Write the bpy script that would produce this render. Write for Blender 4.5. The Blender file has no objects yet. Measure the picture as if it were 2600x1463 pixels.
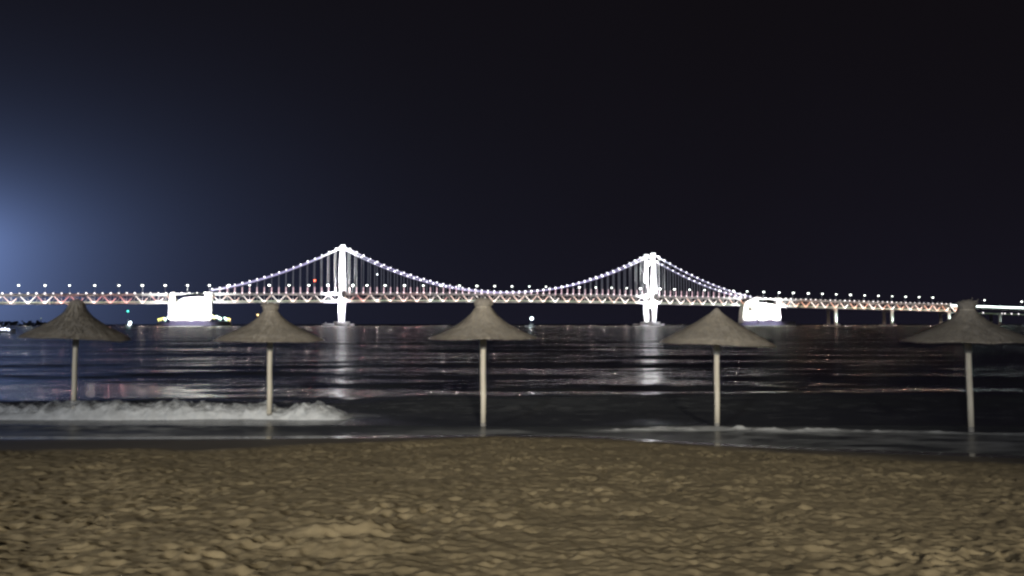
import bpy, bmesh, math, random
import numpy as np
from mathutils import Vector, Matrix

random.seed(7)
rng = np.random.default_rng(11)
sc = bpy.context.scene
COL = sc.collection

# ------------------------------------------------------------------ camera
CAM_H = 2.54
F_PX = 2100.0            # focal length in pixels of the 2600 px wide photograph
PITCH = math.atan((823 - 731.5) / F_PX)
cam_data = bpy.data.cameras.new('camera')
cam_data.sensor_width = 36.0
cam_data.lens = F_PX / 2600.0 * 36.0
cam_data.clip_start = 0.1
cam_data.clip_end = 80000.0
cam = bpy.data.objects.new('camera', cam_data)
COL.objects.link(cam)
cam.location = (0, 0, CAM_H)
cam.rotation_euler = (math.radians(90) + PITCH, 0, 0)
sc.camera = cam

# ------------------------------------------------------------------ render settings
sc.render.engine = 'CYCLES'
sc.cycles.use_denoising = True
try:
    sc.cycles.denoiser = 'OPENIMAGEDENOISE'
except Exception:
    pass
sc.cycles.max_bounces = 5
sc.cycles.diffuse_bounces = 2
sc.cycles.glossy_bounces = 3
sc.cycles.transparent_max_bounces = 8
sc.cycles.caustics_reflective = False
sc.cycles.caustics_refractive = False
sc.cycles.sample_clamp_indirect = 30.0
sc.cycles.filter_width = 2.5
sc.view_settings.view_transform = 'Standard'
sc.view_settings.look = 'None'
sc.view_settings.exposure = 0.0
sc.view_settings.gamma = 1.0
sc.view_settings.use_curve_mapping = False

# ------------------------------------------------------------------ pixel helpers (photo pixels -> directions)
def ray(u, v):
    x = (u - 1300.0) / F_PX
    y = (731.5 - v) / F_PX
    c, s = math.cos(PITCH), math.sin(PITCH)
    return Vector((x, c - y * s, s + y * c))

def on_level(u, v, z=0.0):
    r = ray(u, v)
    k = (z - CAM_H) / r.z
    return Vector((r.x * k, r.y * k, z))

def at_depth(u, v, Y):
    r = ray(u, v)
    k = Y / r.y
    return Vector((r.x * k, Y, CAM_H + r.z * k))

# ------------------------------------------------------------------ world: night sky with city glow low in the sky and lens glare painted in at the left
world = bpy.data.worlds.new('World')
sc.world = world
world.use_nodes = True
nt = world.node_tree
nt.nodes.clear()
W = nt.nodes.new
out = W('ShaderNodeOutputWorld')
bg = W('ShaderNodeBackground')
tc = W('ShaderNodeTexCoord')
def wmath(op, a, b=None):
    m = W('ShaderNodeMath'); m.operation = op
    for i, q in enumerate((a, b)):
        if q is None: continue
        if isinstance(q, (int, float)): m.inputs[i].default_value = q
        else: nt.links.new(q, m.inputs[i])
    return m.outputs[0]
def wdot(vec):
    m = W('ShaderNodeVectorMath'); m.operation = 'DOT_PRODUCT'
    nt.links.new(tc.outputs['Generated'], m.inputs[0]); m.inputs[1].default_value = vec
    return m.outputs['Value']
def wcol(fac, col):
    m = W('ShaderNodeVectorMath'); m.operation = 'SCALE'
    m.inputs[0].default_value = col
    nt.links.new(fac, m.inputs['Scale'])
    return m.outputs[0]
def wadd(a, b):
    m = W('ShaderNodeVectorMath'); m.operation = 'ADD'
    nt.links.new(a, m.inputs[0]); nt.links.new(b, m.inputs[1])
    return m.outputs[0]
GLARE_DIR = ray(-250, 620).normalized()
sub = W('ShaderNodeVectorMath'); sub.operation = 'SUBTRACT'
nt.links.new(tc.outputs['Generated'], sub.inputs[0]); sub.inputs[1].default_value = tuple(GLARE_DIR)
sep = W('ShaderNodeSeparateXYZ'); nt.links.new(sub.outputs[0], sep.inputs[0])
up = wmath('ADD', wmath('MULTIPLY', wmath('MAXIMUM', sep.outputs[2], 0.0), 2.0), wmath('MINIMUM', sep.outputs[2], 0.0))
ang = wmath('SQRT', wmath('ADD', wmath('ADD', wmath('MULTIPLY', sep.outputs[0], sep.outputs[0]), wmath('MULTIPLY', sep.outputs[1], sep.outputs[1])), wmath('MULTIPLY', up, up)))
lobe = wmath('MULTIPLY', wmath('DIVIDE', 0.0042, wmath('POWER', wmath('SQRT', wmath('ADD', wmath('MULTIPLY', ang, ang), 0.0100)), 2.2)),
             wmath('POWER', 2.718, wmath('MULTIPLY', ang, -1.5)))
elev = wmath('ABSOLUTE', wdot((0, 0, 1)))
low = wmath('POWER', 2.718, wmath('MULTIPLY', elev, -5.5))
one = wmath('ADD', 0.0, 1.0)
wn = W('ShaderNodeTexNoise'); wn.inputs['Scale'].default_value = 3.2; wn.inputs['Detail'].default_value = 3.0
nt.links.new(tc.outputs['Generated'], wn.inputs['Vector'])
low = wmath('MULTIPLY', low, wmath('ADD', 0.45, wmath('MULTIPLY', wn.outputs['Fac'], 1.1)))      # uneven thin haze
c = wadd(wcol(one, (0.0044, 0.0034, 0.0040)), wcol(low, (0.0034, 0.0036, 0.0085)))
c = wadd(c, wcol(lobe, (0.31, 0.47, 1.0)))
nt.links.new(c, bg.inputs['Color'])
bg.inputs['Strength'].default_value = 1.0
nt.links.new(bg.outputs[0], out.inputs[0])

# ------------------------------------------------------------------ lights: faint moon, and the lamps of the promenade behind the camera
def light(name, kind, loc, energy, color, target=None, **kw):
    ld = bpy.data.lights.new(name, kind)
    ld.energy = energy
    ld.color = color
    for k, val in kw.items():
        setattr(ld, k, val)
    o = bpy.data.objects.new(name, ld)
    COL.objects.link(o)
    o.location = loc
    if target is not None:
        dv = Vector(target) - Vector(loc)
        o.rotation_euler = dv.to_track_quat('-Z', 'Y').to_euler()
    return o

light('moon', 'SUN', (0, 0, 60), 0.012, (0.9, 0.93, 1.0), target=(30, 60, 0), angle=math.radians(0.5))
light('promenade_light', 'POINT', (-24, -46, 15.5), 47000, (0.95, 0.97, 0.97), shadow_soft_size=2.6)
light('promenade_light', 'SPOT', (5, -48, 15.5), 106000, (1.0, 0.93, 0.76), target=(-0.3, 17, 0.8), spot_size=math.radians(20.5), spot_blend=1.0, shadow_soft_size=2.6)

# ------------------------------------------------------------------ materials
def new_mat(name):
    m = bpy.data.materials.new(name)
    m.use_nodes = True
    t = m.node_tree
    t.nodes.clear()
    o = t.nodes.new('ShaderNodeOutputMaterial')
    b = t.nodes.new('ShaderNodeBsdfPrincipled')
    t.links.new(b.outputs[0], o.inputs[0])
    return m, t, b, o

def ramp(t, fac, stops):
    r = t.nodes.new('ShaderNodeValToRGB')
    while len(r.color_ramp.elements) < len(stops):
        r.color_ramp.elements.new(0.5)
    for e, (p, cc) in zip(r.color_ramp.elements, stops):
        e.position = p
        e.color = (*cc, 1)
    t.links.new(fac, r.inputs[0])
    return r.outputs[0]

def noise(t, scale, detail=4, rough=0.55, vec=None, coord='Object', stretch=None):
    n = t.nodes.new('ShaderNodeTexNoise')
    n.inputs['Scale'].default_value = scale
    n.inputs['Detail'].default_value = detail
    n.inputs['Roughness'].default_value = rough
    if vec is None:
        tcn = t.nodes.new('ShaderNodeTexCoord')
        vec = tcn.outputs[coord]
    if stretch:
        mp = t.nodes.new('ShaderNodeMapping')
        mp.inputs['Scale'].default_value = stretch
        t.links.new(vec, mp.inputs[0])
        vec = mp.outputs[0]
    t.links.new(vec, n.inputs['Vector'])
    return n.outputs['Fac']

def bump(t, b, height, strength, dist, prev=None):
    n = t.nodes.new('ShaderNodeBump')
    n.inputs['Strength'].default_value = strength
    n.inputs['Distance'].default_value = dist
    t.links.new(height, n.inputs['Height'])
    if prev is not None:
        t.links.new(prev, n.inputs['Normal'])
    t.links.new(n.outputs[0], b.inputs['Normal'])
    return n.outputs[0]

def mottled(name, c1, c2, scale, rough=0.8, bs=0.3, bd=0.02, stretch=None, metallic=0.0):
    m, t, b, o = new_mat(name)
    f = noise(t, scale, 5, 0.6, stretch=stretch)
    t.links.new(ramp(t, f, [(0.3, c1), (0.7, c2)]), b.inputs['Base Color'])
    b.inputs['Roughness'].default_value = rough
    b.inputs['Metallic'].default_value = metallic
    if bs:
        bump(t, b, noise(t, scale * 3, 4, 0.6, stretch=stretch), bs, bd)
    return m

def emit(name, color, strength):
    m, t, b, o = new_mat(name)
    b.inputs['Base Color'].default_value = (0.3, 0.3, 0.3, 1)
    b.inputs['Emission Color'].default_value = (*color, 1)
    b.inputs['Emission Strength'].default_value = strength
    return m

M = {}
M['steel'] = mottled('steel_paint', (0.40, 0.41, 0.42), (0.52, 0.53, 0.54), 0.15, 0.6, 0)
M['white_paint'] = mottled('white_tower_paint', (0.70, 0.70, 0.71), (0.80, 0.80, 0.80), 0.1, 0.6, 0)
M['concrete'] = mottled('concrete', (0.30, 0.30, 0.29), (0.42, 0.41, 0.39), 0.12, 0.9, 0.3, 0.1)
M['pale_concrete'] = mottled('pale_concrete', (0.46, 0.46, 0.44), (0.58, 0.57, 0.55), 0.1, 0.9, 0.3, 0.1)
M['asphalt'] = mottled('asphalt', (0.04, 0.04, 0.045), (0.06, 0.06, 0.06), 0.3, 0.9, 0)
M['rock'] = mottled('rock', (0.13, 0.13, 0.13), (0.24, 0.23, 0.22), 0.5, 0.9, 0.5, 0.2)
M['hull_white'] = mottled('hull_paint_white', (0.6, 0.6, 0.6), (0.72, 0.72, 0.72), 1.0, 0.5, 0)
M['hull_dark'] = mottled('hull_paint_dark', (0.05, 0.06, 0.09), (0.08, 0.09, 0.12), 1.0, 0.5, 0)
M['glass_dark'] = mottled('cabin_glass', (0.02, 0.02, 0.025), (0.03, 0.03, 0.035), 1.0, 0.1, 0)
M['buoy_yellow'] = mottled('buoy_paint', (0.45, 0.30, 0.03), (0.55, 0.36, 0.05), 1.0, 0.6, 0)
M['lamp'] = emit('street_lamp_light', (0.95, 1.0, 0.93), 8)
M['cable_dot'] = emit('cable_lamp_light', (0.96, 0.93, 1.0), 7)
M['cable_strip'] = emit('cable_strip_light', (0.66, 0.60, 1.0), 1.5)
M['deck_dot'] = emit('deck_lamp_light', (1.0, 0.92, 0.94), 4)
M['v_white'] = emit('truss_light_white', (1.0, 0.90, 0.84), 3.2)
M['v_peach'] = emit('truss_light_peach', (1.0, 0.72, 0.62), 2.5)
M['v_pink'] = emit('truss_light_pink', (1.0, 0.42, 0.38), 1.9)
M['v_orange'] = emit('truss_light_orange', (1.0, 0.52, 0.36), 2.0)
M['v_green'] = emit('lower_deck_light_green', (0.60, 0.78, 0.50), 0.5)
M['hang_pink'] = emit('hanger_light_pink', (1.0, 0.66, 0.74), 1.7)
M['hang_glow'] = emit('hanger_painted_glow', (0.80, 0.82, 1.0), 0.20)  # plain hangers, emission stands in for light cast by the cable lamps
M['ramp_white'] = emit('ramp_parapet_light', (0.86, 1.0, 0.96), 7)
M['flood'] = emit('floodlight_lens', (1.0, 1.0, 0.95), 14)
M['flood_yellow'] = emit('floodlight_yellow', (0.95, 0.92, 0.25), 5)
M['flood_mint'] = emit('floodlight_mint', (0.70, 1.0, 0.86), 7)
M['beacon_red'] = emit('beacon_red', (1.0, 0.12, 0.05), 9)
M['beacon_white'] = emit('beacon_white', (0.9, 0.95, 1.0), 6)
M['lamp_boat'] = emit('boat_lamp', (0.80, 0.95, 1.0), 8)
M['lamp_teal'] = emit('boat_lamp_green', (0.08, 0.9, 0.7), 5)
M['lamp_blue'] = emit('boat_lamp_bluewhite', (0.70, 0.76, 1.0), 6)
M['lamp_amber'] = emit('buoy_lamp_amber', (1.0, 0.72, 0.30), 6)

# ------------------------------------------------------------------ mesh builder
class MB:
    def __init__(self):
        self.v, self.f, self.sm = [], [], []
    def add(self, verts, faces, smooth=False):
        o = len(self.v)
        self.v += [tuple(p) for p in verts]
        self.f += [tuple(i + o for i in q) for q in faces]
        self.sm += [smooth] * len(faces)
        return self
    def box(self, x0, x1, y0, y1, z0, z1):
        v = [(x0, y0, z0), (x1, y0, z0), (x1, y1, z0), (x0, y1, z0), (x0, y0, z1), (x1, y0, z1), (x1, y1, z1), (x0, y1, z1)]
        return self.add(v, [(0, 3, 2, 1), (4, 5, 6, 7), (0, 1, 5, 4), (1, 2, 6, 5), (2, 3, 7, 6), (3, 0, 4, 7)])
    def loft(self, rings, smooth=False, cap=True):
        n = len(rings[0])
        v = [p for r in rings for p in r]
        f = []
        for k in range(len(rings) - 1):
            for i in range(n):
                j = (i + 1) % n
                f.append((k * n + i, k * n + j, (k + 1) * n + j, (k + 1) * n + i))
        if cap:
            f.append(tuple(range(n - 1, -1, -1)))
            f.append(tuple((len(rings) - 1) * n + i for i in range(n)))
        return self.add(v, f, smooth)
    def bar(self, a, b, w, h=None, n=4):
        a, b = Vector(a), Vector(b)
        h = h or w
        d = (b - a).normalized()
        up = Vector((0, 0, 1)) if abs(d.z) < 0.95 else Vector((0, 1, 0))
        sx = d.cross(up).normalized()
        sy = sx.cross(d)
        off = math.pi / 4 if n == 4 else 0
        k = math.sqrt(2) if n == 4 else 1
        ring = lambda p: [p + sx * (math.cos(2 * math.pi * i / n + off) * w / 2 * k) + sy * (math.sin(2 * math.pi * i / n + off) * h / 2 * k) for i in range(n)]
        return self.loft([ring(a), ring(b)], smooth=n > 4)
    def tube(self, pts, rad, n=8):
        rings = []
        for i, p in enumerate(pts):
            p = Vector(p)
            a = Vector(pts[max(i - 1, 0)]); b = Vector(pts[min(i + 1, len(pts) - 1)])
            d = (b - a).normalized()
            up = Vector((0, 1, 0)) if abs(d.y) < 0.9 else Vector((0, 0, 1))
            sx = d.cross(up).normalized(); sy = sx.cross(d)
            r = rad[i] if hasattr(rad, '__len__') else rad
            rings.append([p + sx * math.cos(2 * math.pi * k / n) * r + sy * math.sin(2 * math.pi * k / n) * r for k in range(n)])
        return self.loft(rings, smooth=True)
    def lathe(self, prof, n=16, smooth=True):
        rings = [[(r * math.cos(2 * math.pi * k / n), r * math.sin(2 * math.pi * k / n), z) for k in range(n)] for r, z in prof]
        return self.loft(rings, smooth)
    def prism(self, poly, y0, y1):      # polygon in x,z extruded along y
        n = len(poly)
        v = [(x, y0, z) for x, z in poly] + [(x, y1, z) for x, z in poly]
        f = [tuple(range(n)), tuple(range(2 * n - 1, n - 1, -1))]
        for i in range(n):
            j = (i + 1) % n
            f.append((i, i + n, j + n, j))
        return self.add(v, f)
    def mesh(self, name, mat):
        me = bpy.data.meshes.new(name)
        me.from_pydata(self.v, [], self.f)
        me.polygons.foreach_set('use_smooth', self.sm)
        me.materials.append(mat)
        bm = bmesh.new(); bm.from_mesh(me)
        bmesh.ops.recalc_face_normals(bm, faces=bm.faces)
        bm.to_mesh(me); bm.free()
        return me
    def build(self, name, mat, parent=None, loc=None):
        return link(name, self.mesh(name, mat), parent, loc)

def link(name, me, parent=None, loc=None):
    o = bpy.data.objects.new(name, me)
    COL.objects.link(o)
    if parent is not None:
        o.parent = parent
    if loc is not None:
        o.location = loc
    return o

def tag(o, label=None, cat=None, group=None, kind=None):
    if label: o['label'] = label
    if cat: o['category'] = cat
    if group: o['group'] = group
    if kind: o['kind'] = kind
    return o

def empty(name, loc=(0, 0, 0), rz=0.0, parent=None):
    o = bpy.data.objects.new(name, None)
    o.empty_display_size = 0.5
    COL.objects.link(o)
    o.location = loc
    o.rotation_euler = (0, 0, rz)
    if parent is not None:
        o.parent = parent
    return o

def copy_tree(o, parent=None):
    q = o.copy()
    COL.objects.link(q)
    q.parent = parent
    for ch in o.children:
        copy_tree(ch, q)
    return q

# ------------------------------------------------------------------ numeric noise
def make_noise(seed):
    r = np.random.default_rng(seed)
    T = r.random((256, 256))
    def f(x, y):
        xi = np.floor(x).astype(int); yi = np.floor(y).astype(int)
        fx = x - xi; fy = y - yi
        fx = fx * fx * (3 - 2 * fx); fy = fy * fy * (3 - 2 * fy)
        a = T[xi & 255, yi & 255]; b = T[(xi + 1) & 255, yi & 255]
        c_ = T[xi & 255, (yi + 1) & 255]; d_ = T[(xi + 1) & 255, (yi + 1) & 255]
        return (a * (1 - fx) + b * fx) * (1 - fy) + (c_ * (1 - fx) + d_ * fx) * fy - 0.5
    return f
def fbm(seed, x, y, octaves=4, gain=0.5):
    s = 0; a = 1.0
    for k in range(octaves):
        s = s + a * make_noise(seed + k)(x * 2 ** k + 17.3 * k, y * 2 ** k - 9.1 * k)
        a *= gain
    return s
def sstep(a, b, x):
    t = np.clip((x - a) / (b - a), 0, 1)
    return t * t * (3 - 2 * t)

# ================================================================== THE BEACH
SHORE_X = np.array([-60, -16, -11.3, -6, -2.5, -0.3, 2.0, 4.1, 7.0, 9.7, 14, 60.])
SHORE_Y = np.array([17.4, 18.0, 18.2, 18.25, 18.5, 18.6, 18.2, 17.3, 16.3, 15.6, 14.8, 13.])
DRY_Y = np.array([14.0, 14.6, 14.9, 15.4, 16.9, 18.3, 17.5, 16.2, 14.9, 13.7, 12.8, 11.])
def shore(x): return np.interp(x, SHORE_X, SHORE_Y)
def dryline(x): return np.interp(x, SHORE_X, DRY_Y)

def axis(parts):
    o = [parts[0][0]]
    for a, b, st in parts:
        k = max(1, int(round((b - a) / st)))
        o += list(np.linspace(a, b, k + 1)[1:])
    return np.array(o)

def grid_mesh(name, xs, ys, Z, mat, attrs=None):
    nx, ny = len(xs), len(ys)
    co = np.empty((ny, nx, 3), np.float32)
    co[..., 0] = xs[None, :]; co[..., 1] = ys[:, None]; co[..., 2] = Z
    idx = np.arange(nx * ny).reshape(ny, nx)
    q = np.stack([idx[:-1, :-1], idx[:-1, 1:], idx[1:, 1:], idx[1:, :-1]], -1).reshape(-1, 4)
    me = bpy.data.meshes.new(name)
    me.vertices.add(nx * ny); me.vertices.foreach_set('co', co.ravel())
    me.loops.add(q.size); me.loops.foreach_set('vertex_index', q.ravel().astype(np.int32))
    me.polygons.add(len(q)); me.polygons.foreach_set('loop_start', np.arange(0, q.size, 4, dtype=np.int32))
    me.polygons.foreach_set('use_smooth', np.ones(len(q), bool))
    me.update(calc_edges=True)
    for k, a in (attrs or {}).items():
        at = me.attributes.new(k, 'FLOAT', 'POINT')
        at.data.foreach_set('value', a.astype(np.float32).ravel())
    me.materials.append(mat)
    return me

xs = axis([(-70, -24, 4), (-24, -12.5, 0.25), (-12.5, -7, 0.045), (-7, 7, 0.026), (7, 12.5, 0.045), (12.5, 24, 0.25), (24, 70, 4)])
ys = axis([(-60, 0, 4), (0, 3.6, 0.12), (3.6, 8, 0.017), (8, 13, 0.03), (13, 20, 0.05), (20, 60, 1.0)])
X, Y = np.meshgrid(xs, ys)
dist_in = shore(X) - Y                       # metres landward of the waterline
base = 0.06 + 0.052 * dist_in
base = np.where(dist_in > 9, 0.06 + 0.052 * 9 + 0.40 * (1 - np.exp(-(dist_in - 9) * 0.052 / 0.40)), base)
base = np.where(dist_in < 0, 0.06 + 0.05 * dist_in, base)
dry = sstep(-0.55, 0.35, dryline(X) - Y + 0.55 * fbm(31, X * 0.7, Y * 0.9, 3))
# trodden, lumpy sand
rel = 0.045 * fbm(3, X * 1.1, Y * 1.5, 2)
n1 = fbm(40, X * 8.6 + 0.8 * fbm(60, X * 2, Y * 2, 2), Y * 8.4, 3, 0.6)
rel += 0.024 * n1
n2 = make_noise(77)(X * 15, Y * 15)
rel += 0.012 * n2 + 0.006 * make_noise(78)(X * 29, Y * 31)
# footprints: a dent with a pushed-up rim
foot = np.zeros_like(X)
for k in range(4200):
    fx = rng.uniform(-12.5, 12.5); fy = 3.2 + 15.2 * rng.random() ** 1.1
    a = rng.normal(0.3, 0.9); L = rng.uniform(0.07, 0.13); wdt = rng.uniform(0.04, 0.07); dp = rng.uniform(0.012, 0.038)
    i0, i1 = np.searchsorted(xs, (fx - 0.45, fx + 0.45)); j0, j1 = np.searchsorted(ys, (fy - 0.45, fy + 0.45))
    if i1 <= i0 or j1 <= j0: continue
    dx = X[j0:j1, i0:i1] - fx; dy = Y[j0:j1, i0:i1] - fy
    p = dx * math.sin(a) + dy * math.cos(a); q = dx * math.cos(a) - dy * math.sin(a)
    r2 = (p / L) ** 2 + (q / wdt) ** 2
    foot[j0:j1, i0:i1] += dp * (-np.exp(-r2 * 0.9) + 0.55 * np.exp(-(np.sqrt(r2) - 1.55) ** 2 * 4.5))
rel += foot * (0.35 + 0.75 * np.clip(0.5 + 1.2 * fbm(15, X * 0.45, Y * 0.45, 2), 0, 1))
# the low heap of pushed-up sand in front
def heap(u, v, zz, sx, sy, h):
    p = on_level(u, v, zz)
    return h * np.exp(-((X - p.x) / sx) ** 2 - ((Y - p.y) / sy) ** 2)
rel += heap(815, 1322, 0.75, 0.24, 0.16, 0.10) + heap(935, 1318, 0.75, 0.26, 0.17, 0.11) + heap(860, 1345, 0.75, 0.42, 0.14, 0.05)
rel -= heap(900, 1372, 0.75, 0.5, 0.10, 0.05) + heap(790, 1290, 0.75, 0.4, 0.12, 0.05)
flat = 0.006 * fbm(5, X * 0.6, Y * 0.6, 2)
Z = base + rel * dry + flat * (1 - dry)

ms, t, b, o = new_mat('beach_sand')
att = t.nodes.new('ShaderNodeAttribute'); att.attribute_name = 'dry'
big = noise(t, 0.8, 3, 0.5, coord='Object')
fine = noise(t, 6.0, 4, 0.6, coord='Object')
mx = t.nodes.new('ShaderNodeMix'); mx.data_type = 'FLOAT'; mx.inputs[0].default_value = 0.5
t.links.new(big, mx.inputs[2]); t.links.new(fine, mx.inputs[3])
cdry = ramp(t, mx.outputs[0], [(0.33, (0.225, 0.180, 0.108)), (0.52, (0.29, 0.232, 0.142)), (0.68, (0.35, 0.28, 0.172))])
cwet = ramp(t, big, [(0.3, (0.15, 0.132, 0.112)), (0.7, (0.19, 0.168, 0.142))])
mc = t.nodes.new('ShaderNodeMix'); mc.data_type = 'RGBA'
t.links.new(att.outputs['Fac'], mc.inputs[0]); t.links.new(cwet, mc.inputs[6]); t.links.new(cdry, mc.inputs[7])
t.links.new(mc.outputs[2], b.inputs['Base Color'])
att2 = t.nodes.new('ShaderNodeAttribute'); att2.attribute_name = 'wetness'
mr = t.nodes.new('ShaderNodeMapRange'); mr.inputs[3].default_value = 0.95; mr.inputs[4].default_value = 0.13
t.links.new(att2.outputs['Fac'], mr.inputs[0]); t.links.new(mr.outputs[0], b.inputs['Roughness'])
b.inputs['Specular IOR Level'].default_value = 0.35
nb_ = t.nodes.new('ShaderNodeMath'); nb_.operation = 'MULTIPLY'
t.links.new(noise(t, 55, 4, 0.65), nb_.inputs[0]); t.links.new(att.outputs['Fac'], nb_.inputs[1])
bump(t, b, nb_.outputs[0], 0.35, 0.01)
wetness = np.clip((1 - dry) * (0.42 + 0.58 * np.exp(-np.maximum(dist_in - 0.35, 0) / 0.35)), 0, 1)
sand = link('beach_sand', grid_mesh('beach_sand', xs, ys, Z, ms, {'dry': dry, 'wetness': wetness}))
tag(sand, 'trodden brown beach sand with footprints and a damp strip along the water', 'sand', kind='structure')

# ================================================================== THE SEA
def spaced(a, b, k0):          # rows whose spacing grows with distance
    o = [a]
    while o[-1] < b:
        o.append(o[-1] + max(0.05, o[-1] * k0))
    return o
wx = axis([(-26000, -3000, 4600), (-3000, -300, 300), (-300, -60, 5), (-60, -16, 0.6), (-16, 16, 0.075), (16, 60, 0.6), (60, 300, 5), (300, 3000, 300), (3000, 26000, 4600)])
wy = np.array(list(axis([(12.0, 27, 0.055), (27, 60, 0.16), (60, 140, 0.55), (140, 420, 2.5), (420, 2000, 30), (2000, 6000, 500), (6000, 46000, 5000)])))
WX, WY = np.meshgrid(wx, wy)
near = np.clip(1 - (WY - 150) / 250, 0, 1)
inr = sstep(0.9 * WY + 45, 0.7 * WY + 20, np.abs(WX)) * near
z = np.zeros_like(WX)
jit = 1.4 * fbm(90, WX * 0.05, WY * 0.02, 2)
for lam, amp, dirx, ph in ((13.0, 0.075, 0.05, 0.4), (9.1, 0.060, -0.09, 2.1), (6.3, 0.042, 0.13, 4.0), (4.1, 0.026, -0.2, 1.2), (2.7, 0.016, 0.28, 5.2)):
    k = 2 * math.pi / lam
    z += amp * np.sin(k * (WY + dirx * WX + jit) + ph) * sstep(20.5, 30, WY) * sstep(lam * 22, lam * 12, WY) * (0.7 + 0.6 * fbm(int(lam * 10), WX * 0.06, WY * 0.04, 2)) * inr
z += 0.035 * fbm(120, WX * 0.55, WY * 1.3, 3) * sstep(19, 23, WY) * sstep(70, 40, WY) * inr
# the shoaling swell: a smooth face on the right, broken on the left
crest = 26.0 + 0.5 * fbm(140, WX * 0.15, WX * 0 + 3.3, 2)
unb = sstep(-6.0, -2.5, WX)
back = np.where(WY > crest, 2.6, 1.7)
z += inr * (0.33 * unb + 0.16 * (1 - unb)) * np.exp(-((WY - crest) / back) ** 2)
z += inr * 0.05 * np.exp(-((WY - 20.0 - 0.4 * fbm(150, WX * 0.3, WX * 0, 2)) / 0.5) ** 2)
level = 0.05
z += level * sstep(26, 20, WY)
# foam: where, and how dense
def foamnoise(seed, sx, sy): return fbm(seed, WX * sx, WY * sy, 5, 0.6)
fn = foamnoise(200, 1.1, 2.4)
fn2 = foamnoise(230, 2.6, 5.0)
lf = sstep(-3.0, -5.5, WX)
foam = np.zeros_like(WX)
# remains of the broken wave on the left, and a film running up to the sand
foam = np.maximum(foam, lf * np.exp(-((WY - 22.65) / 0.42) ** 2) * (0.95 + 0.7 * fn))
sy_ = shore(WX)
film = np.exp(-((WY - sy_ - 0.35 - 0.25 * fn) / 0.45) ** 2)
foam = np.maximum(foam, film * (0.34 + 0.75 * fn) * (0.55 + 0.45 * sstep(-2, -8, WX)))
film2 = np.exp(-((WY - sy_ - 1.5 - 0.5 * fn) / 0.5) ** 2)
foam = np.maximum(foam, film2 * (0.12 + 0.7 * fn2) * sstep(-4, -9, WX))
# the thin line of surf on the right
line_y = 19.55 + 0.35 * fbm(260, WX * 0.45, WX * 0, 3) - 0.13 * np.maximum(WX - 5, 0)
rw = sstep(1.0, 3.4, WX) * (1 - 0.2 * sstep(6.8, 8.2, WX))
thick = 0.19 + 0.18 * np.abs(fbm(270, WX * 0.9, WX * 0, 3))
foam = np.maximum(foam, rw * np.exp(-((WY - line_y) / thick) ** 2) * (1.0 + 0.9 * fn2))
z += 0.055 * rw * np.exp(-((WY - line_y) / 0.2) ** 2) * (0.8 + 1.6 * fn2)
foam = np.maximum(foam, rw * sstep(0.0, 0.25, line_y - WY) * sstep(sy_ + 0.1, sy_ + 0.6, WY) * (0.22 + 0.55 * fn))
foam = np.maximum(foam, 0.16 * np.clip(fn2 * 0.9 + 0.55 * fn, 0, 1) * np.exp(-((WY - 22.8) / 2.4) ** 2))
foam = np.clip(foam, 0, 1)

mw, t, b, o = new_mat('sea_water')
b.inputs['Base Color'].default_value = (0.076, 0.082, 0.092, 1)
b.inputs['Roughness'].default_value = 0.08
b.inputs['IOR'].default_value = 1.333
tcn = t.nodes.new('ShaderNodeTexCoord')
def slopes(stretch, detail, amp, off):
    # wavelets as surface slopes: a vector noise added to the normal
    mp = t.nodes.new('ShaderNodeMapping')
    mp.inputs['Location'].default_value = off
    mp.inputs['Scale'].default_value = stretch
    t.links.new(tcn.outputs['Object'], mp.inputs[0])
    n_ = t.nodes.new('ShaderNodeTexNoise')
    n_.inputs['Scale'].default_value = 1.0; n_.inputs['Detail'].default_value = detail; n_.inputs['Roughness'].default_value = 0.6
    t.links.new(mp.outputs[0], n_.inputs['Vector'])
    s_ = t.nodes.new('ShaderNodeVectorMath'); s_.operation = 'SUBTRACT'
    t.links.new(n_.outputs['Color'], s_.inputs[0]); s_.inputs[1].default_value = (0.5, 0.5, 0.5)
    m_ = t.nodes.new('ShaderNodeVectorMath'); m_.operation = 'MULTIPLY'
    t.links.new(s_.outputs[0], m_.inputs[0]); m_.inputs[1].default_value = amp
    return m_.outputs[0]
def vadd(x_, y_):
    a_ = t.nodes.new('ShaderNodeVectorMath'); a_.operation = 'ADD'
    t.links.new(x_, a_.inputs[0]); t.links.new(y_, a_.inputs[1])
    return a_.outputs[0]
geo = t.nodes.new('ShaderNodeNewGeometry')
nrm = vadd(slopes((0.07, 0.30, 1), 2, (0.10, 0.26, 0), (3, 7, 0)), slopes((0.9, 2.6, 1), 3, (0.12, 0.24, 0), (0, 0, 0)))
calm = t.nodes.new('ShaderNodeAttribute'); calm.attribute_name = 'calm'
sca = t.nodes.new('ShaderNodeVectorMath'); sca.operation = 'SCALE'
t.links.new(nrm, sca.inputs[0]); t.links.new(calm.outputs['Fac'], sca.inputs['Scale'])
chop = t.nodes.new('ShaderNodeAttribute'); chop.attribute_name = 'chop'
t.links.new(chop.outputs['Fac'], b.inputs['Roughness'])
nn = t.nodes.new('ShaderNodeVectorMath'); nn.operation = 'NORMALIZE'
t.links.new(vadd(geo.outputs['Normal'], sca.outputs[0]), nn.inputs[0])
t.links.new(nn.outputs[0], b.inputs['Normal'])
att = t.nodes.new('ShaderNodeAttribute'); att.attribute_name = 'foam'
fb = t.nodes.new('ShaderNodeBsdfDiffuse')
froth = noise(t, 9.0, 5, 0.7, vec=tcn.outputs['Object'], stretch=(0.7, 1.6, 1))
t.links.new(ramp(t, froth, [(0.3, (0.58, 0.60, 0.63)), (0.7, (0.82, 0.83, 0.85))]), fb.inputs['Color'])
mixs = t.nodes.new('ShaderNodeMixShader')
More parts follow.
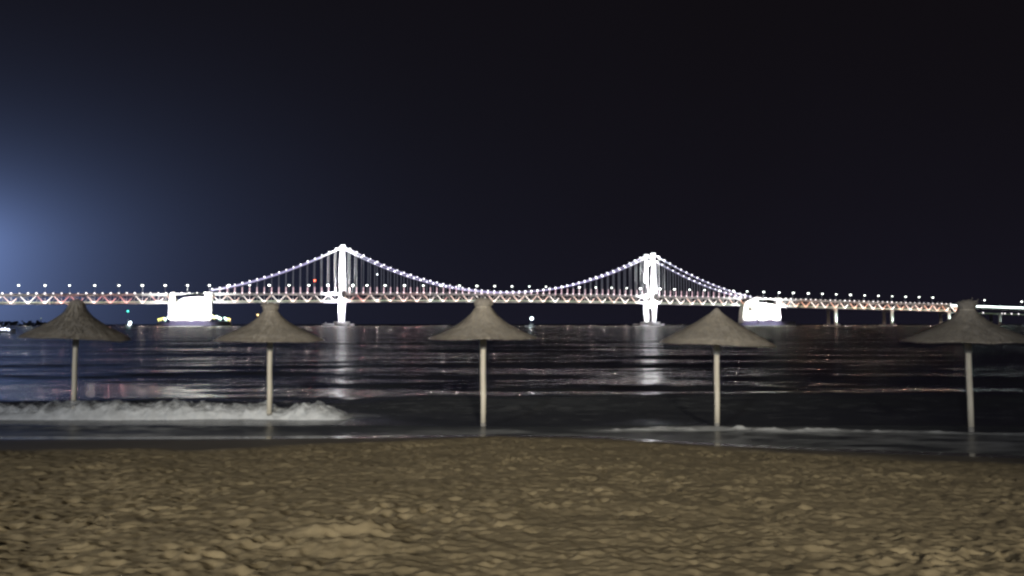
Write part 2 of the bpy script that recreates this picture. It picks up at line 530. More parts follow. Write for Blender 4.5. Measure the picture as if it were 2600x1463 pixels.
t.links.new(att.outputs['Fac'], mixs.inputs[0]); t.links.new(b.outputs[0], mixs.inputs[1]); t.links.new(fb.outputs[0], mixs.inputs[2])
t.links.new(mixs.outputs[0], o.inputs[0])
sea = link('sea_water', grid_mesh('sea_water', wx, wy, z, mw, {'foam': foam, 'calm': (0.45 + 0.55 * sstep(20.5, 27.5, WY)) * (1 - 0.55 * sstep(30, 110, WY)), 'chop': np.interp(WY, [18, 24, 30, 45, 110, 300], [0.32, 0.17, 0.17, 0.20, 0.24, 0.27])}))
tag(sea, 'dark night sea with low swell and streaks of bridge light', 'sea', kind='structure')

# the broken wave itself: a lumpy ridge of froth with ragged top
bx = np.arange(-18.0, -4.1, 0.035)
bt = np.linspace(0, 1, 46)
BX, BT = np.meshgrid(bx, bt)
hgt = (0.37 + 0.12 * fbm(300, BX * 0.9, BX * 0 + 1, 3) + 0.10 * fbm(310, BX * 5, BX * 0, 3))
hgt *= sstep(-4.1, -5.2, BX) * (1 - 0.45 * np.exp(-((BX + 6.1) / 0.35) ** 2))
prof = np.sin(np.pi * np.clip(BT, 0, 1)) ** 0.75
BY = 22.35 + 0.14 * fbm(320, BX * 0.5, BX * 0 + 4, 2) + (BT - 0.45) * (1.25 + 0.3 * fbm(321, BX * 0.8, BX * 0, 2))
lump = fbm(330, BX * 3.2, BT * 5, 4, 0.62)
BZ = 0.015 + hgt * prof * (1 + 0.34 * lump) 
BY = BY + 0.12 * fbm(340, BX * 4, BT * 6, 3)
ny, nx = BX.shape
idx = np.arange(nx * ny).reshape(ny, nx)
qf = np.stack([idx[:-1, :-1], idx[:-1, 1:], idx[1:, 1:], idx[1:, :-1]], -1).reshape(-1, 4)
me = bpy.data.meshes.new('breaking_wave')
me.from_pydata(np.stack([BX, BY, BZ], -1).reshape(-1, 3).tolist(), [], qf.tolist())
me.polygons.foreach_set('use_smooth', np.ones(len(qf), bool))
a = me.attributes.new('crest', 'FLOAT', 'POINT'); a.data.foreach_set('value', (prof * 1.0).astype(np.float32).ravel())
mf, t, b, o = new_mat('sea_froth')
f1 = noise(t, 5.0, 5, 0.7)
t.links.new(ramp(t, f1, [(0.3, (0.62, 0.65, 0.70)), (0.65, (0.78, 0.80, 0.84))]), b.inputs['Base Color'])
b.inputs['Roughness'].default_value = 0.9
att = t.nodes.new('ShaderNodeAttribute'); att.attribute_name = 'crest'
f2 = noise(t, 4.5, 4, 0.6)
s1 = t.nodes.new('ShaderNodeMath'); s1.operation = 'MULTIPLY_ADD'
t.links.new(att.outputs['Fac'], s1.inputs[0]); s1.inputs[1].default_value = -0.62
t.links.new(f2, s1.inputs[2])
mr = t.nodes.new('ShaderNodeMapRange'); mr.inputs[1].default_value = -0.22; mr.inputs[2].default_value = 0.20
t.links.new(s1.outputs[0], mr.inputs[0]); t.links.new(mr.outputs[0], b.inputs['Alpha'])
bump(t, b, noise(t, 14, 5, 0.7), 0.25, 0.02)
me.materials.append(mf)
brk = link('breaking_wave', me)
tag(brk, 'ragged white foam of a wave breaking around the two left umbrella posts', 'wave', kind='stuff')

# ================================================================== THE BRIDGE
B0 = Vector((-252.0, 1224.0, 0))
BA = math.radians(16.386)
bridge = empty('suspension_bridge', B0, BA)
tag(bridge, 'long floodlit suspension bridge with two white towers crossing the bay at night', 'bridge')
dv = Vector((math.cos(BA), math.sin(BA), 0)); nv = Vector((-math.sin(BA), math.cos(BA), 0))
def bw(s, y, zz):            # bridge coordinates -> world
    return B0 + dv * s + nv * y + Vector((0, 0, zz))
_p = np.polyfit([-520, -440, -200, 0, 250, 500, 700, 868, 1100, 1300], [28.4, 29.1, 31.9, 35.1, 37.0, 35.6, 33.2, 29.6, 26.2, 24.0], 4)
def zb(s): return float(np.polyval(_p, min(max(s, -520.0), 1300.0)))     # underside of the truss
TD = 11.0                                      # truss depth
HALF = 12.0                                    # half distance between the truss planes
CABY = 14.0
A_L = (-236.0, -181.0); A_R = (664.0, 738.0)

# --- towers
TOP = 117.0
def leg_sections():
    # z, half width along the bridge, half depth across, distance of the leg from the centreline
    return [(6.0, 3.3, 3.2, 13.0), (20.0, 3.6, 3.3, 14.2), (36.0, 4.0, 3.4, 15.0), (48.0, 4.1, 3.4, 15.0), (66.0, 3.7, 3.2, 14.5), (84.0, 3.1, 3.0, 13.9), (102.0, 2.6, 2.8, 13.2), (TOP, 2.3, 2.6, 12.6)]
def leg_mesh(side):
    m = MB(); rings = []
    for zz, hw, hd, cy in leg_sections():
        y = cy * side; ch = 0.8
        rings.append([(-hw + ch, y - hd, zz), (hw - ch, y - hd, zz), (hw, y - hd + ch, zz), (hw, y + hd - ch, zz), (hw - ch, y + hd, zz), (-hw + ch, y + hd, zz), (-hw, y + hd - ch, zz), (-hw, y - hd + ch, zz)])
    m.loft(rings)
    return m
def spot(s, y, zz, ts, ty, tz, energy, color, deg=60, blend=0.6, rad=0.6):
    return light('floodlight_beam', 'SPOT', bw(s, y, zz), energy, color, target=bw(ts, ty, tz), spot_size=math.radians(deg), spot_blend=blend, shadow_soft_size=rad)

flood_mesh = MB().box(-0.9, 0.9, -0.5, 0.5, 0.0, 1.2).box(-0.2, 0.2, -0.2, 0.2, -0.8, 0.0).mesh('floodlight', M['steel'])
for s0 in (0.0, 500.0):
    tw = empty('tower', (s0, 0, 0), parent=bridge)
    for side in (-1, 1):
        leg_mesh(side).build('leg', M['white_paint'], tw)
        MB().box(-3.4, 3.4, side * 12.6 - 3.2, side * 12.6 + 3.2, TOP + 0.05, TOP + 1.6).build('saddle_housing', M['white_paint'], tw)
    d0 = zb(s0)
    # portal strut near the top, with an arched underside, and the strut under the deck
    m = MB()
    pts = [(-10.4, 98.0), (-10.4, 108.0), (10.4, 108.0), (10.4, 98.0)] + [(10.4 - k * 2.08, 98.0 + 4.6 * math.sin(math.pi * k / 10)) for k in range(1, 10)]
    m.add([(-2.0, y, zz) for y, zz in pts] + [(2.0, y, zz) for y, zz in pts],
          [tuple(range(len(pts))), tuple(range(2 * len(pts) - 1, len(pts) - 1, -1))] + [(i, i + len(pts), (i + 1) % len(pts) + len(pts), (i + 1) % len(pts)) for i in range(len(pts))])
    m.build('top_strut', M['white_paint'], tw)
    MB().box(-3.2, 3.2, -12.0, 12.0, d0 - 6.5, d0 - 1.2).build('deck_strut', M['white_paint'], tw)
    MB().box(-6.5, 6.5, -21.5, -19.6, d0 + 0.5, d0 + 3.5).build('deck_bracket', M['white_paint'], tw)
    # pier footing with rounded ends, and the low fender round it
    def stadium(hx, hy, z0, z1):
        ring = [(hx * math.cos(a_) , (hy - hx) * (1 if math.sin(a_) >= 0 else -1) + hx * math.sin(a_)) for a_ in [2 * math.pi * (k + 0.5) / 24 for k in range(24)]]
        return MB().loft([[(x, y, z0) for x, y in ring], [(x, y, z1) for x, y in ring]])
    stadium(10.5, 24.0, 2.5, 6.0).build('pier_cap', M['pale_concrete'], tw)
    stadium(9.0, 22.0, -3.0, 2.5).build('pier_caisson', M['concrete'], tw)
    MB().box(-28, -11.6, -20, 6, -1.0, 3.2).build('fender', M['concrete'], tw)
    MB().box(11.6, 16, -20, 6, -1.0, 3.0).build('fender', M['concrete'], tw)
    # floodlights: up the shafts and down to the water
    for side in (-1, 1):
        yy = side * 15.0 - 17.0 if side < 0 else -6.0
        zz = d0 + 4.5 if side < 0 else d0 + TD + 2.0
        fl = link('floodlight', flood_mesh, tw, (0, yy, zz))
        spot(s0, yy, zz + 1.6, s0, side * 12.8, 10104.0, 5200000, (0.97, 0.97, 1.0), 44, 0.9)
        if side < 0:
            spot(s0, yy, zz - 0.8, s0, -15.0, 20.0, 300000, (0.92, 0.90, 1.0), 110, 0.9)
        else:
            spot(s0 - 9, -4, d0 - 3, s0, 15.0, 16.0, 300000, (0.92, 0.95, 1.0), 100, 0.9)
    spot(s0 - 24, -26, 4.5, s0, -13, 85, 2600000, (0.95, 0.97, 1.0), 60, 0.9)
    spot(s0 + 20, -24, d0 + 4, s0, -12, 84, 1500000, (0.97, 0.97, 1.0), 60, 0.9)
    spot(s0 - 18, -24, d0 + 4, s0, 10, 84, 2200000, (0.97, 0.97, 1.0), 60, 0.9)
    link('floodlight', flood_mesh, tw, (-24, -17, 4.0))

# --- main cables with their lights
def cable_z(s):
    if s < 0:
        x = -s / 183.0
        return 116.5 + (49.5 - 116.5) * x - 4 * 8.5 * x * (1 - x)
    if s > 500:
        x = (s - 500) / 183.0
        return 116.5 + (47.5 - 116.5) * x - 4 * 8.5 * x * (1 - x)
    return 51.0 + 65.5 * ((s - 250) / 250.0) ** 2
cable_dot_mesh = MB().lathe([(0.05, -0.8), (0.7, -0.55), (0.92, 0.0), (0.7, 0.55), (0.05, 0.8)], 8).mesh('cable_light', M['cable_dot'])
for side in (-1, 1):
    pts = [(s, side * CABY * (0.93 if abs(s) < 1 or abs(s - 500) < 1 else 1.0), cable_z(s)) for s in np.linspace(-183, 683, 174)]
    cb = MB().tube(pts, 0.42, 8).build('main_cable', M['steel'], bridge)
    st = [(s, y - 0.1, zz + 0.62) for s, y, zz in pts]
    MB().tube(st, 0.34, 6).build('light_strip', M['cable_strip'], cb)
    for s in np.arange(-180, 681, 10.0):
        if abs(s) < 4 or abs(s - 500) < 4: continue
        k_ = random.uniform(0.7, 1.15)
        link('cable_light', cable_dot_mesh, cb, (s, side * CABY, cable_z(s) + 1.7)).scale = (k_, k_, k_)
    # hangers
    for s in np.arange(-170, 671, 10.0):
        if abs(s) < 6 or abs(s - 500) < 6: continue
        zt = cable_z(s); z0_ = zb(s) + TD
        if zt - z0_ < 2.5: continue
        MB().bar((s, side * CABY, z0_), (s, side * CABY, zt), 0.40, 0.40).build('hanger', M['hang_glow'], bridge)
# pink light tubes at the foot of the near hangers
for s in np.arange(-170, 671, 10.0):
    if abs(s) < 6 or abs(s - 500) < 6: continue
    hz = min(10.0, cable_z(s) - zb(s) - TD - 0.5)
    if hz < 2: continue
    tb = MB().bar((s, -CABY - 0.6, zb(s) + TD + 0.6), (s, -CABY - 0.6, zb(s) + TD + 0.6 + hz), 0.8, n=8)
    tb.build('hanger_light', M['hang_pink'], bridge)
link('beacon_light', MB().lathe([(0.1, -1.3), (1.1, -0.8), (1.35, 0), (1.1, 0.8), (0.1, 1.3)], 10).mesh('beacon_light', M['beacon_red']), bridge,
     (-40.0, -CABY - 1.2, 65.5))
link('beacon_light', MB().lathe([(0.1, -0.9), (0.8, -0.6), (1.0, 0), (0.8, 0.6), (0.1, 0.9)], 10).mesh('beacon_light', M['beacon_white']), bridge,
     (50.0, -CABY - 1.0, 76.0))

# --- stiffening truss with its two decks
S0, S1 = -930.0, 1102.0
def skip(s): return A_L[0] + 6 < s < A_L[1] - 6 or A_R[0] + 10 < s < A_R[1] - 8
truss = empty('deck_truss', (0, 0, 0), parent=bridge)
def ranges(a, b):
    return [r for r in ((a, A_L[0]), (A_L[1], A_R[0]), (A_R[1], b))]
def run(name, mat, y0, y1, dz0, dz1, top, parent, a=S0, b_=S1, step=20.0, through=False):
    for r0, r1 in ([(a, b_)] if through else ranges(a, b_)):
        k = max(2, int((r1 - r0) / step))
        ss = np.linspace(r0, r1, k + 1)
        rings = []
        for s in ss:
            h = zb(s) + (TD if top else 0)
            rings.append([(s, y0, h + dz0), (s, y1, h + dz0), (s, y1, h + dz1), (s, y0, h + dz1)])
        MB().loft(rings).build(name, mat, parent)
run('upper_deck', M['asphalt'], -12.6, 12.6, 0.5, 1.3, True, truss, through=True)
run('lower_deck', M['asphalt'], -11.0, 11.0, 0.6, 1.3, False, truss)
for side in (-1, 1):
    y = side * HALF
    run('top_chord', M['steel'], y - 0.45, y + 0.45, -0.45, 0.45, True, truss)
    run('bottom_chord', M['steel'], y - 0.45, y + 0.45, -0.4, 0.5, False, truss)
    run('parapet', M['steel'], side * 12.6, side * 12.9, 0.4, 2.4, True, truss, through=True)
run('lower_deck_light', M['v_green'], -11.6, -11.2, 1.3, 2.6, False, truss)
nodes = [s for s in np.arange(-920, 1101, 20.0)]
far = MB()
crng = random.Random(5)
dot_mesh = MB().lathe([(0.05, -0.7), (0.8, -0.5), (1.05, 0.0), (0.8, 0.5), (0.05, 0.7)], 8).mesh('deck_light', M['deck_dot'])
def vmat(s):
    r = crng.random()
    if s < -400: return 'v_white' if r < 0.6 else 'v_peach'
    if s < -240: return 'v_pink' if r < 0.55 else ('v_white' if r < 0.75 else 'v_peach')
    if s < 0: return 'v_peach' if r < 0.6 else 'v_white'
    if s < 150: return 'v_pink' if r < 0.3 else ('v_peach' if r < 0.7 else 'v_white')
    if s < 660: return 'v_white' if r < 0.55 else 'v_peach'
    return 'v_orange' if r < 0.6 else ('v_peach' if r < 0.85 else 'v_white')
for s in nodes:
    zt0, zt1, zbm = zb(s) + TD, zb(s + 20) + TD, zb(s + 10)
    for a_, b_, up in (((s, zt0), (s + 10, zbm), 0), ((s + 10, zbm), (s + 20, zt1), 1)):
        if skip(a_[0]) or skip(b_[0]): continue
        MB().bar((a_[0], -HALF, a_[1]), (b_[0], -HALF, b_[1]), 0.7, 0.6).build('diagonal', M['steel'], truss)
        far.bar((a_[0], HALF, a_[1]), (b_[0], HALF, b_[1]), 0.7, 0.6)
        # glowing bar added outside the diagonal, standing in for its floodlit steel
        P = Vector((a_[0], -HALF - 0.75, a_[1])); Q = Vector((b_[0], -HALF - 0.75, b_[1]))
        mt = M[vmat(s)]
        fr = (0.12, 0.97) if up == 0 else (0.03, 0.62 if crng.random() < 0.7 else 0.9)
        MB().bar(P.lerp(Q, fr[0]), P.lerp(Q, fr[1]), 1.15 if up == 0 else 0.9, 0.4).build('diagonal_glow', mt, truss)
node_mesh = {k: MB().lathe([(0.05, -0.6), (0.7, -0.4), (0.9, 0.0), (0.7, 0.4), (0.05, 0.6)], 8).mesh('node_lamp', M[k]) for k in ('v_white', 'v_peach', 'v_pink', 'v_orange')}
NODE_COL = {'v_white': (1.0, 0.93, 0.85), 'v_peach': (1.0, 0.82, 0.74), 'v_pink': (1.0, 0.52, 0.48), 'v_orange': (1.0, 0.64, 0.48)}
for s in nodes:
    if skip(s + 10): continue
    key = vmat(s)
    link('node_lamp', node_mesh[key], truss, (s + 10, -HALF - 2.6, zb(s + 10) + 1.6))
    light('node_lamp_light', 'POINT', bw(s + 10, -HALF - 4.0, zb(s + 10) + 2.4), 4600, NODE_COL[key], shadow_soft_size=0.8)
for s in np.arange(-920, 1101, 10.0):
    if not skip(s):
        MB().bar((s, -HALF, zb(s)), (s, -HALF, zb(s) + TD), 0.45, 0.45).build('vertical', M['steel'], truss)
        far.bar((s, HALF, zb(s)), (s, HALF, zb(s) + TD), 0.45, 0.45)
    k_ = random.uniform(0.65, 1.15)
    link('deck_light', dot_mesh, truss, (s, -13.2, zb(s) + TD + 2.9)).scale = (k_, k_, k_)
tag(far.build('far_side_members', M['steel'], truss), kind='stuff')

# --- anchorages
def anchorage(s0, s1, kind):
    an = empty('anchorage', ((s0 + s1) / 2, 0, 0), parent=bridge)
    L = s1 - s0; h = L / 2
    zt = zb((s0 + s1) / 2) + TD
    if kind == 'left':
        body = [(-h + 7, 9.5), (h, 9.5), (h, zt - 0.2), (h - 9, zt - 2.0), (-h + 24, zt - 3.5)]
        body += [(-h + 24 - 17 * math.sin(a_) , zt - 3.5 - 20 * (1 - math.cos(a_))) for a_ in [math.pi / 2 * k / 8 for k in range(1, 9)]]
        MB().prism(body, -16, 16).build('block', M['pale_concrete'], an)
        MB().prism([(-h, 9.5), (-h + 8.2, 9.5), (-h + 8.8, 30), (-h + 6.5, zt + 3.5), (-h + 1.5, zt + 3.5), (-h, 34)], -17, 17).build('end_pillar', M['pale_concrete'], an)
        MB().prism([(h - 9.5, zt - 8), (h + 1.6, zt - 8), (h + 0.6, zt + 4.2), (h - 8.5, zt + 4.2)], -17, 17).build('cable_housing', M['pale_concrete'], an)
    else:
        # side towards the main span: a pillar with an opening, reaching lower than the block
        m = MB()
        outer = [(-h - 2, 4.5), (-h + 26, 4.5), (-h + 28, 28), (-h + 30, zt + 4.0), (-h + 24, zt + 4.0), (-h + 4, zt - 4), (-h + 1, 28)]
        hole = [(-h + 10, 23), (-h + 9, 32), (-h + 13, 36), (-h + 19, 35), (-h + 20, 26)]
        # ring of quads between the outer outline and the opening
        oi = [(-h - 2, 4.5), (-h + 1, 28), (-h + 4, zt - 4), (-h + 24, zt + 4.0), (-h + 30, zt + 4.0), (-h + 28, 28), (-h + 26, 4.5)]
        hi = [hole[0], hole[1], hole[2], hole[2], hole[3], hole[4], hole[0]]
        for yy0, yy1 in ((-18.0, -4.0),):
            nO = len(oi)
            v = [(x, yy0, zz) for x, zz in oi] + [(x, yy0, zz) for x, zz in hi] + [(x, yy1, zz) for x, zz in oi] + [(x, yy1, zz) for x, zz in hi]
            f = []
            for i in range(nO):
                j = (i + 1) % nO
                f.append((i, j, nO + j, nO + i)); f.append((2 * nO + j, 2 * nO + i, 3 * nO + i, 3 * nO + j))
                f.append((j, i, 2 * nO + i, 2 * nO + j)); f.append((nO + i, nO + j, 3 * nO + j, 3 * nO + i))
            m.add(v, f)
        m.build('cable_housing', M['pale_concrete'], an)
        body = [(-h + 31, 10.8), (h, 10.8), (h - 1.5, zt - 9), (h - 10, zt - 9), (h - 22, zt - 6.5), (-h + 31, zt - 5.0)]
        MB().prism(body, -16, 16).build('block', M['pale_concrete'], an)
        MB().prism([(h - 8.5, zt - 14), (h + 0.6, zt - 14), (h - 0.8, zt + 3.0), (h - 5.5, zt + 3.0)], -17, 17).build('end_pillar', M['pale_concrete'], an)
    pz = 9.3 if kind == 'left' else 10.6
    p0 = -h + 2 if kind == 'left' else -h + 28
    MB().prism([(p0, -2), (h - 1, -2), (h - 1, pz), (p0, pz)], -19, 19).build('plinth', M['concrete'], an)
    MB().box(-h - 14, p0 - 0.2, -18.6, 18, -2, 4.2).box(h - 0.8, h + 26, -18.6, 18, -2, 6.0).build('apron', M['concrete'], an)
    # floodlights on booms in front
    sc0 = (s0 + s1) / 2
    boom = MB()
    for fr in (-0.33, 0.0, 0.33):
        boom.bar((fr * L, -19, pz - 2.5), (fr * L, -33, pz - 1.5), 0.5)
    boom.build('boom', M['steel'], an)
    for fr in (-0.33, 0.0, 0.33):
        link('floodlight', flood_mesh, an, (fr * L, -33, pz - 0.7))
        spot(sc0 + fr * L, -33, pz + 1.2, sc0 + fr * L, -16, pz + 17, 480000, (1.0, 1.0, 0.96), 120, 0.5)
        spot(sc0 + fr * L, -33, pz - 3.5, sc0 + fr * L, -19, 3.0, 7500, (0.60, 0.55, 1.0), 120, 0.6)
    return an
anL = anchorage(A_L[0], A_L[1], 'left')
anR = anchorage(A_R[0], A_R[1], 'right')
def yl(an, x, zz, mat, r):
    m = MB()
    m.lathe([(0.1, -0.6 * r), (0.8 * r, -0.4 * r), (r, 0), (0.7 * r, 0.5 * r), (0.1, 0.7 * r)], 8)
    m.bar((0, 0, -0.5 * r), (0, 0, -3.2), 0.4)
    m.build('apron_light', mat, an, (x, -17.5, zz))
for x, zz, mt, r in ((-40, 9.0, 'flood_yellow', 1.1), (-37, 9.8, 'flood_yellow', 1.2), (-34, 10.6, 'flood_yellow', 1.3), (-31.5, 9.4, 'flood_mint', 1.6), (29.5, 14.0, 'flood_yellow', 1.6), (32, 12.0, 'flood_yellow', 2.0), (35, 13.0, 'flood_mint', 1.7), (38, 11.4, 'flood_mint', 1.9), (40.5, 10.4, 'flood_mint', 1.4), (46, 11.2, 'flood_mint', 1.3), (48, 9.6, 'flood_mint', 1.2), (50.5, 10.0, 'flood_yellow', 1.3), (52.5, 9.2, 'lamp_amber', 1.0)):
    yl(anL, x, zz, M[mt], r)

# --- piers of the approach spans
def pier(s, lit):
    pr = empty('pier', (s, 0, 0), parent=bridge)
    zt = zb(s) - 1.0
    for side in (-1, 1):
        m = MB(); rings = []
        for zz, r in ((-2, 2.9), (3, 2.7), (zt - 5, 2.5), (zt, 3.3)):
            rings.append([(r * math.cos(2 * math.pi * k / 12), side * 10 + r * math.sin(2 * math.pi * k / 12), zz) for k in range(12)])
        m.loft(rings, smooth=True)
        m.build('column', M['pale_concrete'], pr)
    MB().box(-2.0, 2.0, -7.4, 7.4, zt - 3.0, zt - 0.6).build('cross_beam', M['concrete'], pr)
    MB().box(-6, 6, -15, 15, -2, 1.6).build('footing', M['concrete'], pr)
    if lit:
        link('floodlight', flood_mesh, pr, (0, -17.5, 2.2))
        MB().box(-1, 1, -18.5, -15.1, -2, 1.4).build('floodlight_base', M['concrete'], pr)
        spot(s, -17.5, 4.2, s, -10, 17, lit, (0.80, 1.0, 0.92), 70, 0.8)
for s, lit in ((-840, 0), (-720, 0), (-600, 0), (-480, 0), (-360, 0), (853, 60000), (972, 26000), (1099, 70000), (1217, 5000), (1335, 0)):
    pier(s, lit)

# --- girder ramp beyond the trusses, with a lit parapet
rp = empty('ramp', (0, 0, 0), parent=bridge)
ss = np.linspace(1102, 1420, 18)
def ramp_run(name, mat, y0, y1, d0, d1):
    MB().loft([[(s, y0, zb(1102) + TD - 0.022 * (s - 1102) + d0), (s, y1, zb(1102) + TD - 0.022 * (s - 1102) + d0), (s, y1, zb(1102) + TD - 0.022 * (s - 1102) + d1), (s, y0, zb(1102) + TD - 0.022 * (s - 1102) + d1)] for s in ss]).build(name, mat, rp)
ramp_run('girder', M['concrete'], -10.8, 10.8, -5.0, -1.0)
ramp_run('roadway', M['asphalt'], -12, 12, -0.98, -0.2)
ramp_run('parapet_light', M['ramp_white'], -12.6, -12.2, -0.9, 1.1)
ramp_run('lower_girder', M['steel'], -9, 9, -13.4, -12.2)
ramp_run('lower_edge_light', M['v_green'], -9.5, -9.2, -12.6, -12.3)
for s in (1160, 1178, 1222, 1229, 1245, 1262):
    link('deck_light', dot_mesh, rp, (s, -10, zb(1102) + TD - 0.022 * (s - 1102) - 11.6))

# --- street lamps on the deck
def s_of(u, off=-11.0):
    tt = (u - 1300) / F_PX
    pp = B0 + nv * off
    return (tt * pp.y - pp.x) / (dv.x - dv.y * tt)
lamp_root = empty('street_lamp')
pm = MB(); pm.tube([(0, 0, 0), (0, 0, 6), (0, 0, 11.2), (0, -0.5, 12.2), (0, -1.6, 12.7)], [0.26, 0.2, 0.16, 0.13, 0.11], 8)
pm.build('pole', M['steel'], lamp_root)
hm = MB(); hm.loft([[(-0.55, -2.6, 12.55), (0.55, -2.6, 12.55), (0.55, -2.6, 12.9), (-0.55, -2.6, 12.9)], [(-0.5, -1.4, 12.5), (0.5, -1.4, 12.5), (0.5, -1.4, 13.1), (-0.5, -1.4, 13.1)]])
hm.build('lamp_head', M['steel'], lamp_root)
lm = MB(); lm.lathe([(0.1, -1.1), (1.2, -0.8), (1.6, 0.0), (1.3, 0.5), (0.1, 0.65)], 10)
lm.build('lamp_glass', M['lamp'], lamp_root, (0, -2.0, 12.2))
us = [47, 114, 176, 240, 301.5, 361, 419, 475.6, 531, 581, 633, 683, 733, 783.5, 832, 895, 931, 977, 1026, 1074, 1120, 1165.5, 1210, 1255, 1299, 1343, 1385.5, 1428, 1470, 1512, 1552, 1590, 1625, 1674, 1711.5, 1750, 1788, 1825, 1861, 1896, 1938, 1977, 2013, 2051, 2087, 2122, 2158, 2194, 2229, 2264, 2298, 2332, 2367, 2498, 2592]
ORD = ['first', 'second', 'third', 'fourth', 'fifth', 'sixth', 'seventh', 'eighth', 'ninth', 'tenth', 'eleventh', 'twelfth', 'thirteenth', 'fourteenth', 'fifteenth', 'sixteenth']
def zone(u):
    if u < 430: return ('left of the left anchorage', 1)
    if u < 540: return ('above the left anchorage, counted from its right end', 1)
    if u < 867: return ('left of the left bridge tower', 1)
    if u < 1260: return ('right of the left bridge tower', 0)
    if u < 1640: return ('left of the right bridge tower', 1)
    if u < 1890: return ('right of the right bridge tower', 0)
    if u < 1985: return ('above the right anchorage, counted from its left end', 0)
    if u < 2400: return ('right of the right anchorage', 0)
    return ('on the white-lit ramp beyond the rightmost umbrella', 0)
zones = {}
for u in us:
    zones.setdefault(zone(u), []).append(u)
first = True
for u in us:
    q = lamp_root if first else copy_tree(lamp_root)
    first = False
    s = s_of(u)
    zz = zb(s) + TD + 1.3 if s < 1102 else zb(1102) + TD - 0.022 * (s - 1102) - 0.2
    q.location = bw(s, -11.0, zz)
    q.rotation_euler = (0, 0, BA)
    for ch in q.children:
        if ch.name.startswith('lamp_glass'):
            k_ = random.uniform(0.75, 1.12); ch.scale = (k_, k_, k_)
    key = zone(u); lst = sorted(zones[key], reverse=bool(key[1]))
    tag(q, 'bridge deck street lamp, %s %s' % (ORD[lst.index(u)], key[0]), 'street lamp', 'street lamps along the bridge deck')

# ================================================================== THINGS ON THE WATER
def boat(name, label, loc, rz, L, mast, lamps, cat='boat'):
    bt_ = empty(name, loc, rz)
    m = MB(); rings = []
    for k in range(9):
        x = -L / 2 + L * k / 8
        w = L * 0.16 * (0.82 if k == 0 else 1.0) * math.sqrt(max(0.0, 1 - (max(0, k - 3) / 5.0) ** 2.2)) + 0.03
        sh = 0.085 * L + 0.05 * L * (k / 8) ** 2
        rings.append([(x, -w, sh), (x, -w * 0.72, -0.25), (x, w * 0.72, -0.25), (x, w, sh)])
    m.loft(rings); m.build('hull', M['hull_white'], bt_)
    MB().loft([[(x, -wd, 0.11 * L + zz) for x, wd, zz in ()] or [(-0.28 * L, -0.1 * L, 0.08 * L), (0.06 * L, -0.1 * L, 0.08 * L), (0.06 * L, 0.1 * L, 0.08 * L), (-0.28 * L, 0.1 * L, 0.08 * L)],
               [(-0.26 * L, -0.09 * L, 0.27 * L), (0.02 * L, -0.09 * L, 0.27 * L), (0.02 * L, 0.09 * L, 0.27 * L), (-0.26 * L, 0.09 * L, 0.27 * L)]]).build('cabin', M['hull_white'], bt_)
    MB().box(-0.22 * L, -0.02 * L, -0.101 * L, 0.101 * L, 0.19 * L, 0.245 * L).build('cabin_window', M['glass_dark'], bt_)
    if mast:
        MB().bar((-0.1 * L, 0, 0.27 * L), (-0.1 * L, 0, mast), 0.14, n=8).build('mast', M['steel'], bt_)
    for x, zz, r, mt in lamps:
        MB().lathe([(0.02, -r), (0.8 * r, -0.55 * r), (r, 0), (0.8 * r, 0.55 * r), (0.02, r)], 10).build('lamp', M[mt], bt_, (x, -0.13 * L, zz))
    tag(bt_, label, cat)
    return bt_
pA = at_depth(327, 832, 600)
boat('fishing_boat', 'small boat with bright white lamp and teal masthead light right of leftmost umbrella', (pA.x, 600, 0), 0.5, 9.0, 11.6, [(0.8, 3.6, 0.95, 'lamp_boat'), (0.4, 2.3, 0.9, 'lamp_boat'), (-0.9, 11.8, 0.6, 'lamp_teal')])
pB = at_depth(1346, 830, 700)
boat('fishing_boat', 'small boat with single bright white mast lamp between the bridge towers, right of middle umbrella', (pB.x, 700, 0), 2.6, 9.0, 7.0, [(-0.9, 7.2, 1.35, 'lamp_boat')])
light('boat_lamp_light', 'POINT', (pB.x, 697.0, 7.0), 1800, (0.8, 0.95, 1.0), shadow_soft_size=0.6)
pC = on_level(2, 846, 0)
boat('tour_boat', 'low boat with blue-white deck lamps cut by the left edge of the photo', (pC.x - 0.5, pC.y, 0), 0.15, 8.5, 3.2, [(-3.2, 1.0, 0.55, 'lamp_blue'), (-2.2, 0.9, 0.5, 'lamp_blue'), (1.2, 1.05, 0.30, 'lamp_blue'), (2.0, 1.15, 0.33, 'lamp_blue'), (2.9, 1.0, 0.25, 'lamp_blue')])
# navigation buoy, half hidden by the second umbrella
pD = at_depth(654, 833, 520)
by = empty('navigation_buoy', (pD.x, 520, 0))
MB().lathe([(0.1, -0.8), (1.5, -0.6), (1.7, 0.2), (1.2, 0.9), (0.1, 1.0)], 14).build('float', M['buoy_yellow'], by)
mb = MB()
for k in range(4):
    a_ = math.pi / 4 + k * math.pi / 2
    mb.bar((0.9 * math.cos(a_), 0.9 * math.sin(a_), 0.9), (0.25 * math.cos(a_), 0.25 * math.sin(a_), 7.6), 0.14)
mb.build('lattice_mast', M['buoy_yellow'], by)
for zz in (8.3, 4.8):
    MB().lathe([(0.02, -0.5), (0.4, -0.3), (0.5, 0.0), (0.4, 0.3), (0.02, 0.5)], 10).build('lamp', M['lamp_amber'], by, (0, -0.9 if zz < 8 else 0, zz))
tag(by, 'amber-lit navigation buoy peeking out left of the second umbrella from the left', 'buoy')
